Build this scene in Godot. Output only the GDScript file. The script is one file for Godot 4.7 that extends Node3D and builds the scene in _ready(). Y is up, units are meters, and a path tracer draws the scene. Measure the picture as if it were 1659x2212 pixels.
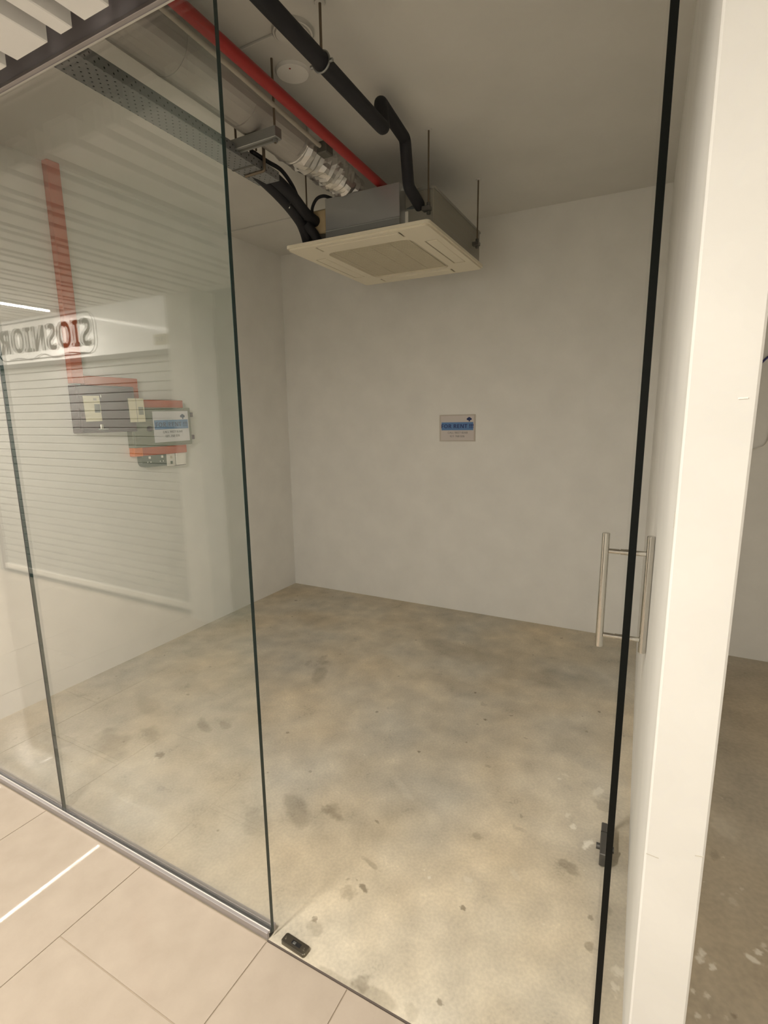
extends Node3D
# An empty glass-fronted shop unit seen from a corridor. Metres, y up; the shop front lies in the plane z = 0,
# the corridor is at z > 0 and the unit at z < 0.

const WARM := Color(1.0, 0.974, 0.942)
var M := {}
var taken := {}
var rng := RandomNumberGenerator.new()

# ---------------------------------------------------------------- helpers: names, tags
func numbered(called: String) -> String:
	if not taken.has(called):
		taken[called] = 0
		return called
	taken[called] += 1
	return "%s_%03d" % [called, taken[called]]

func tag(o: Node, label: String, category: String, group := "") -> Node:
	o.set_meta("label", label)
	o.set_meta("category", category)
	if group != "":
		o.set_meta("group", group)
	return o

func thing(called: String, label: String, category: String, at := Vector3.ZERO, group := "") -> Node3D:
	var o := Node3D.new()
	o.name = numbered(called)
	add_child(o)
	o.position = at
	tag(o, label, category, group)
	return o

func setting(called: String, label: String, category: String, at := Vector3.ZERO) -> Node3D:
	var o := thing(called, label, category, at)
	o.set_meta("kind", "structure")
	return o

func put(called: String, mesh: Mesh, mat: Material, parent: Node, at := Vector3.ZERO, rot := Vector3.ZERO) -> MeshInstance3D:
	var o := MeshInstance3D.new()
	o.name = numbered(called) if parent == self else called
	o.mesh = mesh
	o.material_override = mat
	parent.add_child(o, true)
	o.position = at
	o.rotation = rot
	return o

func structure(called: String, mesh: Mesh, mat: Material, at: Vector3, label: String, category: String, rot := Vector3.ZERO) -> MeshInstance3D:
	var o := put(called, mesh, mat, self, at, rot)
	tag(o, label, category)
	o.set_meta("kind", "structure")
	return o

# ---------------------------------------------------------------- helpers: shapes
func poly(st: SurfaceTool, pts: Array, out: Vector3) -> void:
	var a: Vector3 = pts[0]
	var n: Vector3 = (pts[1] - a).cross(pts[2] - a)
	if n.length() < 1e-12:
		return
	n = n.normalized()
	var list := pts.duplicate()
	if n.dot(out) < 0.0:
		n = -n
	else:
		list.reverse()
	for i in range(1, list.size() - 1):
		for v in [list[0], list[i], list[i + 1]]:
			st.set_normal(n)
			st.add_vertex(v)

func start() -> SurfaceTool:
	var st := SurfaceTool.new()
	st.begin(Mesh.PRIMITIVE_TRIANGLES)
	return st

func add_box(st: SurfaceTool, size: Vector3, c := Vector3.ZERO, b := 0.0) -> void:
	var h := size / 2.0
	b = minf(b, minf(h.x, minf(h.y, h.z)) * 0.95)
	var vx := {}
	var vy := {}
	var vz := {}
	for sx in [-1, 1]:
		for sy in [-1, 1]:
			for sz in [-1, 1]:
				var k := Vector3i(sx, sy, sz)
				vx[k] = c + Vector3(sx * h.x, sy * (h.y - b), sz * (h.z - b))
				vy[k] = c + Vector3(sx * (h.x - b), sy * h.y, sz * (h.z - b))
				vz[k] = c + Vector3(sx * (h.x - b), sy * (h.y - b), sz * h.z)
	for s in [-1, 1]:
		poly(st, [vx[Vector3i(s, -1, -1)], vx[Vector3i(s, 1, -1)], vx[Vector3i(s, 1, 1)], vx[Vector3i(s, -1, 1)]], Vector3(s, 0, 0))
		poly(st, [vy[Vector3i(-1, s, -1)], vy[Vector3i(1, s, -1)], vy[Vector3i(1, s, 1)], vy[Vector3i(-1, s, 1)]], Vector3(0, s, 0))
		poly(st, [vz[Vector3i(-1, -1, s)], vz[Vector3i(1, -1, s)], vz[Vector3i(1, 1, s)], vz[Vector3i(-1, 1, s)]], Vector3(0, 0, s))
	if b <= 0.0:
		return
	for s in [-1, 1]:
		for t in [-1, 1]:
			poly(st, [vx[Vector3i(s, t, -1)], vx[Vector3i(s, t, 1)], vy[Vector3i(s, t, 1)], vy[Vector3i(s, t, -1)]], Vector3(s, t, 0))
			poly(st, [vx[Vector3i(s, -1, t)], vx[Vector3i(s, 1, t)], vz[Vector3i(s, 1, t)], vz[Vector3i(s, -1, t)]], Vector3(s, 0, t))
			poly(st, [vy[Vector3i(-1, s, t)], vy[Vector3i(1, s, t)], vz[Vector3i(1, s, t)], vz[Vector3i(-1, s, t)]], Vector3(0, s, t))
			for u in [-1, 1]:
				var k := Vector3i(s, t, u)
				poly(st, [vx[k], vy[k], vz[k]], Vector3(s, t, u))

func box(size: Vector3, b := 0.0) -> ArrayMesh:
	var st := start()
	add_box(st, size, Vector3.ZERO, b)
	return st.commit()

# a box between two corners: [mesh, centre]
func span(lo: Vector3, hi: Vector3, b := 0.0) -> Array:
	return [box((hi - lo).abs(), b), (lo + hi) / 2.0]

func putspan(called: String, lo: Vector3, hi: Vector3, mat: Material, parent: Node, b := 0.0) -> MeshInstance3D:
	var s := span(lo, hi, b)
	return put(called, s[0], mat, parent, s[1])

func add_tube(st: SurfaceTool, path: Array, radius, seg := 14, caps := true, rough := 0.0, seed_n := 0) -> void:
	var n := path.size()
	var noise := FastNoiseLite.new()
	noise.seed = seed_n
	noise.frequency = 9.0
	noise.fractal_octaves = 3
	var rings := []
	var side := Vector3.ZERO
	for i in n:
		var t: Vector3
		if i == 0:
			t = (path[1] - path[0]).normalized()
		elif i == n - 1:
			t = (path[n - 1] - path[n - 2]).normalized()
		else:
			t = ((path[i] - path[i - 1]).normalized() + (path[i + 1] - path[i]).normalized()).normalized()
		if side == Vector3.ZERO:
			side = t.cross(Vector3.UP if absf(t.y) < 0.9 else Vector3.RIGHT).normalized()
		else:
			side = (side - t * side.dot(t)).normalized()
		var up := side.cross(t)
		var r: float = radius[i] if radius is Array else radius
		var ring := []
		for k in seg:
			var a := TAU * k / seg
			var d := side * cos(a) + up * sin(a)
			var rr := r
			if rough > 0.0:
				var q: Vector3 = path[i] + d * r
				rr += rough * noise.get_noise_3d(q.x, q.y, q.z)
			ring.append([path[i] + d * rr, d])
		rings.append(ring)
	for i in n - 1:
		for k in seg:
			var k2 := (k + 1) % seg
			var quad := [rings[i][k], rings[i][k2], rings[i + 1][k2], rings[i + 1][k]]
			if rough > 0.0:
				var m: Vector3 = quad[0][1] + quad[2][1]
				poly(st, [quad[0][0], quad[1][0], quad[2][0]], m)
				poly(st, [quad[0][0], quad[2][0], quad[3][0]], m)
				continue
			var f: Vector3 = (quad[1][0] - quad[0][0]).cross(quad[3][0] - quad[0][0])
			var order := [0, 1, 2, 0, 2, 3] if f.dot(quad[0][1]) < 0.0 else [0, 2, 1, 0, 3, 2]
			for j in order:
				st.set_normal(quad[j][1])
				st.add_vertex(quad[j][0])
	if caps:
		for e in [0, n - 1]:
			var out: Vector3 = (path[0] - path[1]) if e == 0 else (path[n - 1] - path[n - 2])
			var pts := []
			for k in seg:
				pts.append(rings[e][k][0])
			poly(st, pts, out)

func tube(path: Array, radius, seg := 14, rough := 0.0, seed_n := 0) -> ArrayMesh:
	var st := start()
	add_tube(st, path, radius, seg, true, rough, seed_n)
	return st.commit()

# corners of a path rounded off
func rounded(path: Array, r: float, steps := 5) -> Array:
	var out := [path[0]]
	for i in range(1, path.size() - 1):
		var p: Vector3 = path[i]
		var a: Vector3 = p + (path[i - 1] - p).limit_length(minf(r, (path[i - 1] - p).length() * 0.49))
		var b: Vector3 = p + (path[i + 1] - p).limit_length(minf(r, (path[i + 1] - p).length() * 0.49))
		for k in steps + 1:
			var t := float(k) / steps
			out.append(a.lerp(p, t).lerp(p.lerp(b, t), t))
	out.append(path[path.size() - 1])
	return out

func spline(pts: Array, per := 8) -> Array:
	var out := []
	var n := pts.size()
	for i in n - 1:
		var p0: Vector3 = pts[maxi(i - 1, 0)]
		var p1: Vector3 = pts[i]
		var p2: Vector3 = pts[i + 1]
		var p3: Vector3 = pts[mini(i + 2, n - 1)]
		for k in per:
			out.append(p1.cubic_interpolate(p2, p0, p3, float(k) / per))
	out.append(pts[n - 1])
	return out

func disc(r: float, h: float, bev: float, seg := 40) -> ArrayMesh:
	# a flat round plate, its base at y = 0 and its face at y = -h
	var st := start()
	add_tube(st, [Vector3(0, 0, 0), Vector3(0, -h + bev, 0), Vector3(0, -h, 0)], [r, r, r - bev], seg)
	return st.commit()

func rrect(hx: float, hz: float, r: float, y: float, seg := 6) -> Array:
	var out := []
	for c in 4:
		var sx: float = [1, -1, -1, 1][c]
		var sz: float = [1, 1, -1, -1][c]
		for k in seg + 1:
			var a := (c + float(k) / seg) * PI / 2.0
			out.append(Vector3(sx * (hx - r) + cos(a) * r, y, sz * (hz - r) + sin(a) * r))
	return out

func skin(st: SurfaceTool, loops: Array, inner_from := 999) -> void:
	# bands between loops of equal length; the faces of bands from inner_from on look towards the axis
	for i in loops.size() - 1:
		var n: int = loops[i].size()
		for k in n:
			var k2 := (k + 1) % n
			var a: Vector3 = loops[i][k]
			var b: Vector3 = loops[i][k2]
			var c: Vector3 = loops[i + 1][k2]
			var d: Vector3 = loops[i + 1][k]
			var out := Vector3((a.x + c.x) / 2, 0, (a.z + c.z) / 2)
			if i >= inner_from:
				out = -out
			var flat: bool = absf(a.y - d.y) < 1e-5
			poly(st, [a, b, c, d], Vector3.DOWN if flat else out + Vector3(0, -0.001, 0))

func letters(s: String, height: float, mat: Material, parent: Node, at: Vector3, rot: Vector3, called := "lettering", squeeze := 1.0, bold := true, depth := 0.0008) -> MeshInstance3D:
	var f := SystemFont.new()
	f.font_names = PackedStringArray(["Droid Sans"])
	f.font_weight = 700 if bold else 400
	var t := TextMesh.new()
	t.font = f
	t.text = s
	t.font_size = 64
	t.pixel_size = height / 46.0
	t.depth = depth
	t.curve_step = 1.0
	var o := put(called, t, mat, parent, at, rot)
	o.scale = Vector3(squeeze, 1, 1)
	return o

# ---------------------------------------------------------------- helpers: materials
func mat(c: Color, rough := 0.8, metal := 0.0, spec := 0.5) -> StandardMaterial3D:
	var m := StandardMaterial3D.new()
	m.albedo_color = c
	m.roughness = rough
	m.metallic = metal
	m.metallic_specular = spec
	return m

func rgb8(r: int, g: int, b: int) -> Color:
	return Color(r / 255.0, g / 255.0, b / 255.0)

func noise_bytes(w: int, h: int, s: int, freq: float, oct: int, warp := 0.0) -> PackedByteArray:
	var n := FastNoiseLite.new()
	n.noise_type = FastNoiseLite.TYPE_SIMPLEX_SMOOTH
	n.seed = s
	n.frequency = freq
	n.fractal_octaves = oct
	if warp > 0.0:
		n.domain_warp_enabled = true
		n.domain_warp_amplitude = warp
		n.domain_warp_frequency = freq * 2.0
	return n.get_image(w, h, false, false, true).get_data()

func noise_texture(s: int, freq: float, oct: int, lo: Color, hi: Color, size := 512) -> ImageTexture:
	var n := FastNoiseLite.new()
	n.seed = s
	n.frequency = freq
	n.fractal_octaves = oct
	var d := n.get_seamless_image(size, size, false, false, 0.15, true).get_data()
	var out := PackedByteArray()
	out.resize(size * size * 3)
	for i in size * size:
		var c := lo.lerp(hi, d[i] / 255.0)
		out[i * 3] = int(c.r * 255.0)
		out[i * 3 + 1] = int(c.g * 255.0)
		out[i * 3 + 2] = int(c.b * 255.0)
	return ImageTexture.create_from_image(Image.create_from_data(size, size, false, Image.FORMAT_RGB8, out))

func painted(c: Color, vary: float, s: int, scale: float, rough := 0.85, relief := 0.03) -> StandardMaterial3D:
	var m := mat(Color.WHITE, rough)
	m.albedo_texture = noise_texture(s, 0.012, 5, c.darkened(vary), c, 256)
	m.uv1_triplanar = true
	m.uv1_world_triplanar = true
	m.uv1_scale = Vector3.ONE * scale
	if relief > 0.0:
		var n := FastNoiseLite.new()
		n.seed = s + 7
		n.frequency = 0.05
		var im := n.get_seamless_image(256, 256)
		im.bump_map_to_normal_map(relief * 20.0)
		m.normal_enabled = true
		m.normal_scale = 0.12
		m.normal_texture = ImageTexture.create_from_image(im)
	return m

# Bare screeded concrete: mottling in three sizes, grain, stains and paint drips where the floor has them.
# marks: [x, z, radius x, radius z, turn, amount] with amount < 0 dark and > 0 pale
func concrete(x0: float, x1: float, z0: float, z1: float, ppm: float, base: Color, s: int, marks: Array) -> StandardMaterial3D:
	var w := int((x1 - x0) * ppm)
	var h := int((z1 - z0) * ppm)
	var a := noise_bytes(w, h, s, 0.0016, 4, 60.0)
	var b := noise_bytes(w, h, s + 1, 0.009, 5, 25.0)
	var g := noise_bytes(w, h, s + 2, 0.12, 3)
	var t := noise_bytes(w, h, s + 3, 0.0022, 3, 40.0)
	var out := PackedByteArray()
	out.resize(w * h * 3)
	var bump := PackedByteArray()
	bump.resize(w * h)
	var br := base.r * 255.0
	var bg := base.g * 255.0
	var bb := base.b * 255.0
	for i in w * h:
		var v := 1.0 + (a[i] - 128) * 0.00042 + (b[i] - 128) * 0.0006 + (g[i] - 128) * 0.00035
		var q := (b[i] + g[i] * 0.35) / 255.0
		if q < 0.36:
			v -= (0.36 - q) * 0.3
		elif q > 1.06:
			v += (q - 1.06) * 0.3
		var warm := (t[i] - 128) * 0.00018
		out[i * 3] = clampi(int(br * (v + warm)), 0, 255)
		out[i * 3 + 1] = clampi(int(bg * v), 0, 255)
		out[i * 3 + 2] = clampi(int(bb * (v - warm * 1.6)), 0, 255)
		bump[i] = (int(g[i]) + int(b[i])) >> 1
	var edge := FastNoiseLite.new()
	edge.seed = s + 9
	edge.frequency = 1.0
	edge.fractal_octaves = 3
	for k in marks:
		var rx: float = k[2]
		var rz: float = k[3]
		var reach := maxf(rx, rz) * 1.7
		var px0 := maxi(0, int((k[0] - reach - x0) * ppm))
		var px1 := mini(w - 1, int((k[0] + reach - x0) * ppm))
		var py0 := maxi(0, int((k[1] - reach - z0) * ppm))
		var py1 := mini(h - 1, int((k[1] + reach - z0) * ppm))
		var ca := cos(k[4])
		var sa := sin(k[4])
		var amount: float = k[5]
		var wob := 0.9 / maxf(rx, rz)
		for y in range(py0, py1 + 1):
			for x in range(px0, px1 + 1):
				var wx: float = x0 + x / ppm - k[0]
				var wz: float = z0 + y / ppm - k[1]
				var u := (wx * ca + wz * sa) / rx
				var vv := (-wx * sa + wz * ca) / rz
				var d := sqrt(u * u + vv * vv) + edge.get_noise_2d((wx + k[0]) * wob, (wz + k[1]) * wob) * 0.55
				var f := clampf((1.0 - d) * 2.2, 0.0, 1.0)
				if f <= 0.0:
					continue
				var i := (y * w + x) * 3
				for c in 3:
					var o := float(out[i + c])
					if amount > 0.0:
						o = lerpf(o, [236.0, 230.0, 214.0][c], f * amount)
					else:
						o *= 1.0 + f * amount * 0.8 * [0.95, 1.0, 1.08][c]
					out[i + c] = clampi(int(o), 0, 255)
	var m := mat(Color.WHITE, 0.72, 0.0, 0.4)
	m.albedo_texture = ImageTexture.create_from_image(Image.create_from_data(w, h, false, Image.FORMAT_RGB8, out))
	m.heightmap_enabled = true
	m.heightmap_scale = 0.06
	m.heightmap_texture = ImageTexture.create_from_image(Image.create_from_data(w, h, false, Image.FORMAT_L8, bump))
	return m

# a slab whose upper face carries the texture from x0, z0 to x1, z1
func slab(x0: float, x1: float, z0: float, z1: float, thick: float) -> ArrayMesh:
	var st := start()
	var q := [Vector3(x0, 0, z0), Vector3(x1, 0, z0), Vector3(x1, 0, z1), Vector3(x0, 0, z1)]
	var uv := [Vector2(0, 0), Vector2(1, 0), Vector2(1, 1), Vector2(0, 1)]
	for j in [0, 1, 2, 0, 2, 3]:
		st.set_normal(Vector3.UP)
		st.set_uv(uv[j])
		st.add_vertex(q[j])
	st.set_uv(Vector2.ZERO)
	var d := Vector3(0, -thick, 0)
	for k in 4:
		var a: Vector3 = q[k]
		var b: Vector3 = q[(k + 1) % 4]
		poly(st, [a, b, b + d, a + d], (a + b) / 2.0 - (q[0] + q[2]) / 2.0)
	poly(st, [q[0] + d, q[1] + d, q[2] + d, q[3] + d], Vector3.DOWN)
	return st.commit()

func glass_pane(sx: float, sy: float, sz: float) -> ArrayMesh:
	# only the two polished faces of the sheet; its edges are a part of their own
	var st := start()
	for s in [-1, 1]:
		poly(st, [Vector3(-sx / 2, -sy / 2, s * sz / 2), Vector3(sx / 2, -sy / 2, s * sz / 2), Vector3(sx / 2, sy / 2, s * sz / 2), Vector3(-sx / 2, sy / 2, s * sz / 2)], Vector3(0, 0, s))
	return st.commit()

# ================================================================ the scene
func _ready() -> void:
	rng.seed = 7
	camera_and_light()
	materials()
	shell()
	corridor()
	shop_front()
	open_door()
	air_conditioner()
	ceiling_services()
	left_wall_services()
	notices()
	opposite_front()

func camera_and_light() -> void:
	var cam := Camera3D.new()
	cam.name = "camera"
	cam.position = Vector3(0, 1.62, 1.019)
	cam.rotation_degrees = Vector3(-10.6, 28.324, -0.73)
	cam.fov = 88.92
	cam.near = 0.02
	add_child(cam)
	cam.current = true
	var we := WorldEnvironment.new()
	we.name = "world_environment"
	var e := Environment.new()
	e.background_mode = Environment.BG_COLOR
	e.background_color = Color.BLACK
	e.tonemap_mode = Environment.TONE_MAPPER_LINEAR
	e.tonemap_exposure = 1.1
	e.sdfgi_enabled = true
	e.ssao_enabled = true
	e.ssil_enabled = true
	we.environment = e
	add_child(we)
	# the linear lamps of the corridor ceiling: each a lamp of its own, with its area light
	M.lamp_housing = mat(rgb8(205, 203, 198), 0.5)
	M.lamp_glow = mat(Color.WHITE, 0.5)
	M.lamp_glow.emission_enabled = true
	M.lamp_glow.emission = Color(1.0, 0.95, 0.88)
	M.lamp_glow.emission_energy_multiplier = 30.0
	linear_lamp(-1.2535, "linear ceiling lamp by the doorway of the open unit", 6.2, 1.2, 0.85)
	linear_lamp(-4.6, "linear ceiling lamp before the sign over the roller shutter", 5.8)
	linear_lamp(-6.4, "linear ceiling lamp beyond the roller shutter, by the corridor's end", 6.5)
	linear_lamp(2.05, "added linear ceiling lamp, out of view, lighting the neighbouring unit with bare floor", 3.4, 0.62, 0.85)  # added out of view to light the next unit's floor

func linear_lamp(x: float, label: String, energy: float, z := 1.0, length := 1.3) -> void:
	var t := thing("linear_lamp", label, "lamp", Vector3(x, 2.5, z), "linear lamps of the corridor ceiling")
	put("housing", box(Vector3(0.034, 0.05, length), 0.003), M.lamp_housing, t, Vector3(0, 0.03, 0))
	put("diffuser", box(Vector3(0.030, 0.008, length - 0.01), 0.002), M.lamp_glow, t, Vector3(0, 0.002, 0))
	var l := AreaLight3D.new()
	l.name = "lamp_light"
	l.area_size = Vector2(0.030, length - 0.01)
	l.light_color = WARM
	l.light_energy = energy
	l.area_range = 12.0
	l.shadow_enabled = true
	t.add_child(l)
	l.position = Vector3(0, -0.006, 0)
	l.rotation = Vector3(-PI / 2, 0, 0)

func materials() -> void:
	M.wall = painted(rgb8(235, 233, 226), 0.035, 11, 0.9)
	M.ceiling = painted(rgb8(216, 214, 207), 0.03, 21, 0.7)
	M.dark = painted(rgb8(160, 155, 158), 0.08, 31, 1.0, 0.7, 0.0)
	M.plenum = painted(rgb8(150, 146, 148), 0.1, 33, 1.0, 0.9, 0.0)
	M.baffle = mat(rgb8(224, 221, 216), 0.7)
	M.glass = mat(Color(0.36, 0.50, 0.43, 0.035), 0.0)
	M.glass.transparency = BaseMaterial3D.TRANSPARENCY_ALPHA
	M.edge = mat(rgb8(24, 44, 42), 0.15, 0.0, 0.5)
	M.dooredge = mat(rgb8(10, 13, 11), 0.2, 0.0, 0.3)
	M.silicone = mat(rgb8(26, 26, 25), 0.5)
	M.aluminium = mat(rgb8(176, 170, 168), 0.5, 0.6)
	M.steel = mat(rgb8(206, 203, 196), 0.05, 1.0)
	M.zinc = mat(rgb8(150, 152, 150), 0.42, 0.85)
	M.zinc_box = mat(rgb8(178, 180, 180), 0.36, 0.75)
	M.bronze = mat(rgb8(112, 106, 94), 0.3, 0.8)
	M.darkmetal = mat(rgb8(96, 94, 89), 0.4, 0.5)
	M.foil = mat(rgb8(190, 188, 184), 0.3, 0.9)
	M.lagging = mat(rgb8(176, 172, 166), 0.5, 0.6)
	M.rubber = mat(rgb8(26, 26, 30), 0.75)
	M.red = mat(rgb8(150, 34, 30), 0.45)
	M.orange = painted(rgb8(196, 80, 28), 0.06, 41, 2.0, 0.55, 0.0)
	M.purple = painted(rgb8(88, 54, 64), 0.1, 43, 2.0, 0.5, 0.0)
	M.greybox = painted(rgb8(130, 127, 108), 0.06, 47, 2.0, 0.55, 0.0)
	M.greyplastic = mat(rgb8(108, 110, 100), 0.5)
	M.whiteplastic = mat(rgb8(236, 232, 222), 0.4)
	M.acplastic = mat(rgb8(226, 218, 196), 0.45)
	M.acgrille = mat(rgb8(196, 188, 166), 0.6)
	M.black = mat(rgb8(22, 21, 20), 0.6)
	M.cream = mat(rgb8(226, 219, 190), 0.7)
	M.rod = mat(rgb8(120, 108, 92), 0.45, 0.8)
	M.beige = mat(rgb8(186, 166, 128), 0.7)
	M.paper = mat(rgb8(224, 222, 224), 0.6)
	M.sleeve = mat(rgb8(192, 184, 172), 0.15)
	M.sleevedpaper = mat(rgb8(204, 196, 190), 0.3)  # greyer paper for the sheet inside the sleeve
	M.blueband = mat(rgb8(92, 130, 180), 0.6)
	M.blueink = mat(rgb8(40, 58, 108), 0.6)
	M.greyink = mat(rgb8(110, 106, 104), 0.6)
	M.signgrey = mat(rgb8(58, 58, 54), 0.5)
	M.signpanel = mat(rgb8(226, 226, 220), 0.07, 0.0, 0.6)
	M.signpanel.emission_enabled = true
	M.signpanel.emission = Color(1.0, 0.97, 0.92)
	M.signpanel.emission_energy_multiplier = 0.7  # glow added so that the letters stand out in the reflection
	M.shutter = mat(rgb8(176, 176, 170), 0.45)
	M.tile = []
	for k in 3:
		var m := mat(Color.WHITE, 0.018, 0.0, 0.5)
		m.albedo_texture = noise_texture(60 + k, 0.02, 5, rgb8(174 - k, 161 - k, 145 - k), rgb8(182 - k, 169 - k, 153 - k), 256)
		m.uv1_triplanar = true
		m.uv1_world_triplanar = true
		m.uv1_scale = Vector3.ONE * 1.3
		M.tile.append(m)
	M.grout = mat(rgb8(166, 152, 132), 0.9)

# ---------------------------------------------------------------- the unit
func shell() -> void:
	var marks := [
		[-1.84, -1.50, 0.055, 0.17, -0.3, -0.16], [-1.93, -1.66, 0.04, 0.07, -0.4, -0.12], [-1.99, -1.58, 0.02, 0.05, -0.3, -0.09],
		[-2.36, -0.42, 0.17, 0.09, 0.4, -0.17], [-2.22, -0.55, 0.12, 0.05, 0.5, -0.13], [-2.06, -0.47, 0.03, 0.022, 0.2, -0.3], [-2.05, -0.74, 0.10, 0.03, 0.5, -0.15],
		[-1.95, -0.80, 0.06, 0.03, 0.3, -0.13], [-2.39, -0.93, 0.014, 0.012, 0, -0.2], [-2.62, -0.3, 0.1, 0.08, 0, -0.1], [-2.5, -0.75, 0.2, 0.06, 0.4, -0.08],
		[-1.11, -0.55, 0.06, 0.035, 0.5, -0.2], [-1.25, -0.5, 0.13, 0.05, 0.6, -0.14], [-1.35, -0.36, 0.12, 0.06, 0.4, -0.12], [-0.84, -0.40, 0.05, 0.012, 0.3, -0.16],
		[-0.81, -0.30, 0.022, 0.014, 0.5, -0.34], [-0.85, -0.26, 0.03, 0.03, 0, -0.14], [-0.895, -0.127, 0.012, 0.012, 0, -0.3], [-0.87, -0.10, 0.035, 0.025, 0.3, -0.12],
		[-0.534, -0.70, 0.03, 0.02, 0, -0.14], [-0.40, -0.81, 0.03, 0.015, 0, -0.1], [-0.20, -0.72, 0.05, 0.03, 0.2, -0.18], [-0.48, -0.39, 0.012, 0.01, 0, -0.34],
		[-0.745, -1.479, 0.012, 0.010, 0, -0.4], [-0.95, -1.07, 0.010, 0.010, 0, -0.35], [-0.88, -1.72, 0.009, 0.009, 0, -0.4], [-0.80, -1.62, 0.03, 0.02, 0.8, -0.12],
		[-2.80, -2.50, 0.015, 0.015, 0, -0.3], [-1.3, -1.28, 0.01, 0.01, 0, -0.3], [-1.62, -0.9, 0.011, 0.01, 0, -0.28], [-0.62, -1.12, 0.02, 0.012, 0, -0.14],
		[-0.66, -0.03, 0.035, 0.03, 0.2, -0.15], [-0.60, -0.02, 0.09, 0.022, 0.05, -0.14], [-0.74, -0.01, 0.10, 0.012, 0, -0.12], [-0.50, -0.03, 0.03, 0.02, 0.4, -0.1], [-0.44, -0.09, 0.012, 0.01, 0, -0.3],
		[-0.06, -0.60, 0.02, 0.03, 0, -0.12], [-0.10, -0.55, 0.012, 0.012, 0, -0.22], [-0.09, -0.45, 0.015, 0.02, 0, -0.2], [-0.11, -1.10, 0.05, 0.05, 0, -0.14],
		[-0.144, -1.18, 0.022, 0.040, 0.35, 0.55], [-0.241, -0.974, 0.012, 0.016, 0.3, 0.5], [-0.211, -0.921, 0.014, 0.02, 0.3, 0.75], [-0.147, -0.86, 0.016, 0.034, 0.5, 0.9],
		[-0.309, -1.182, 0.010, 0.010, 0, 0.6], [-0.29, -1.22, 0.02, 0.01, 0, 0.3], [-0.625, -0.444, 0.008, 0.008, 0, 0.6], [-0.01, -0.41, 0.02, 0.02, 0, 0.5], [-0.012, -0.36, 0.014, 0.014, 0, 0.5],
		[-0.36, -0.6, 0.05, 0.015, 0.7, 0.2], [-0.5, -0.5, 0.02, 0.015, 0, 0.25], [-0.9, -0.8, 0.12, 0.02, 0.6, 0.18], [-1.5, -1.9, 0.2, 0.05, 0.3, 0.12], [-0.7, -1.95, 0.15, 0.05, -0.4, 0.12],
		[-1.2, -2.2, 0.35, 0.12, 0.1, -0.08], [-0.5, -2.1, 0.3, 0.15, -0.2, -0.09], [-1.0, -1.75, 0.25, 0.1, 0.2, -0.07], [-2.3, -2.2, 0.3, 0.15, 0.2, -0.07], [-0.25, -1.5, 0.18, 0.2, 0.3, -0.07],
	]
	for k in 60:
		var r := rng.randf_range(0.003, 0.009)
		marks.append([rng.randf_range(-3.0, 0.0), rng.randf_range(-2.8, -0.03), r * rng.randf_range(1.0, 2.0), r, rng.randf_range(0, 3.0), rng.randf_range(-0.3, -0.12)])
	for k in 26:
		var r := rng.randf_range(0.002, 0.005)
		marks.append([rng.randf_range(-1.2, 0.0), rng.randf_range(-1.6, -0.03), r * 1.4, r, rng.randf_range(0, 3.0), rng.randf_range(0.2, 0.5)])
	structure("floor", slab(-3.25, 0.12, -3.05, -0.003, 0.1), concrete(-3.25, 0.12, -3.05, -0.003, 560.0, rgb8(199, 189, 168), 5, marks), Vector3.ZERO, "bare stained concrete floor inside the glass fronted unit", "floor")
	var drips := [
		[0.213, -0.588, 0.012, 0.016, 0.5, 0.7], [0.205, -0.562, 0.014, 0.020, 0.5, 0.7], [0.238, -0.552, 0.012, 0.017, 0.3, 0.75], [0.364, -0.667, 0.012, 0.014, 0.7, 0.7], [0.348, -0.635, 0.026, 0.012, 0.3, 0.75],
		[0.192, -0.385, 0.009, 0.013, 0.3, 0.6], [0.183, -0.45, 0.008, 0.009, 0.3, 0.6], [0.218, -0.455, 0.009, 0.012, 0.4, 0.6], [0.22, -0.40, 0.004, 0.008, 0.2, 0.4], [0.262, -0.415, 0.007, 0.007, 0.3, 0.3],
		[0.31, -0.83, 0.02, 0.018, 0.6, 0.25], [0.285, -0.845, 0.008, 0.01, 0.5, 0.3], [0.345, -0.9, 0.008, 0.01, 0.6, 0.35], [0.395, -0.77, 0.008, 0.01, 0.6, 0.2], [0.38, -0.70, 0.009, 0.012, 0.6, 0.5], [0.28, -0.43, 0.010, 0.008, 0, -0.2],
		[0.27, -1.02, 0.018, 0.03, 0.2, -0.12], [0.31, -1.2, 0.06, 0.08, 0.1, 0.2],
	]
	for k in 40:
		var r := rng.randf_range(0.002, 0.005)
		drips.append([rng.randf_range(0.14, 1.3), rng.randf_range(-2.0, -0.05), r * 1.5, r, rng.randf_range(0, 3.0), rng.randf_range(0.15, 0.45)])
	structure("floor", slab(0.12, 3.5, -3.05, -0.003, 0.1), concrete(0.12, 3.5, -3.05, -0.003, 300.0, rgb8(182, 170, 149), 85, drips), Vector3.ZERO, "bare concrete floor with white paint drips, beyond the white partition end", "floor")
	var s := span(Vector3(-3.3, 3.0, -3.1), Vector3(3.6, 3.12, -0.04))
	structure("ceiling", s[0], M.ceiling, s[1], "flat off-white painted ceiling above the hanging air conditioner", "ceiling")
	s = span(Vector3(-3.207, -0.1, -3.1), Vector3(-3.107, 3.0, 0.0))
	structure("wall_left", s[0], M.wall, s[1], "white side wall carrying the orange trunking and boxes", "wall")
	structure("wall_back", box(Vector3(7.0, 3.1, 0.12)), M.wall, Vector3(0.2, 1.45, -3.0), "plain white rear wall with the laminated notice", "wall", Vector3(0, 0.0139, 0))
	s = span(Vector3(3.5, -0.1, -3.1), Vector3(3.6, 3.0, 0.0))
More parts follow.
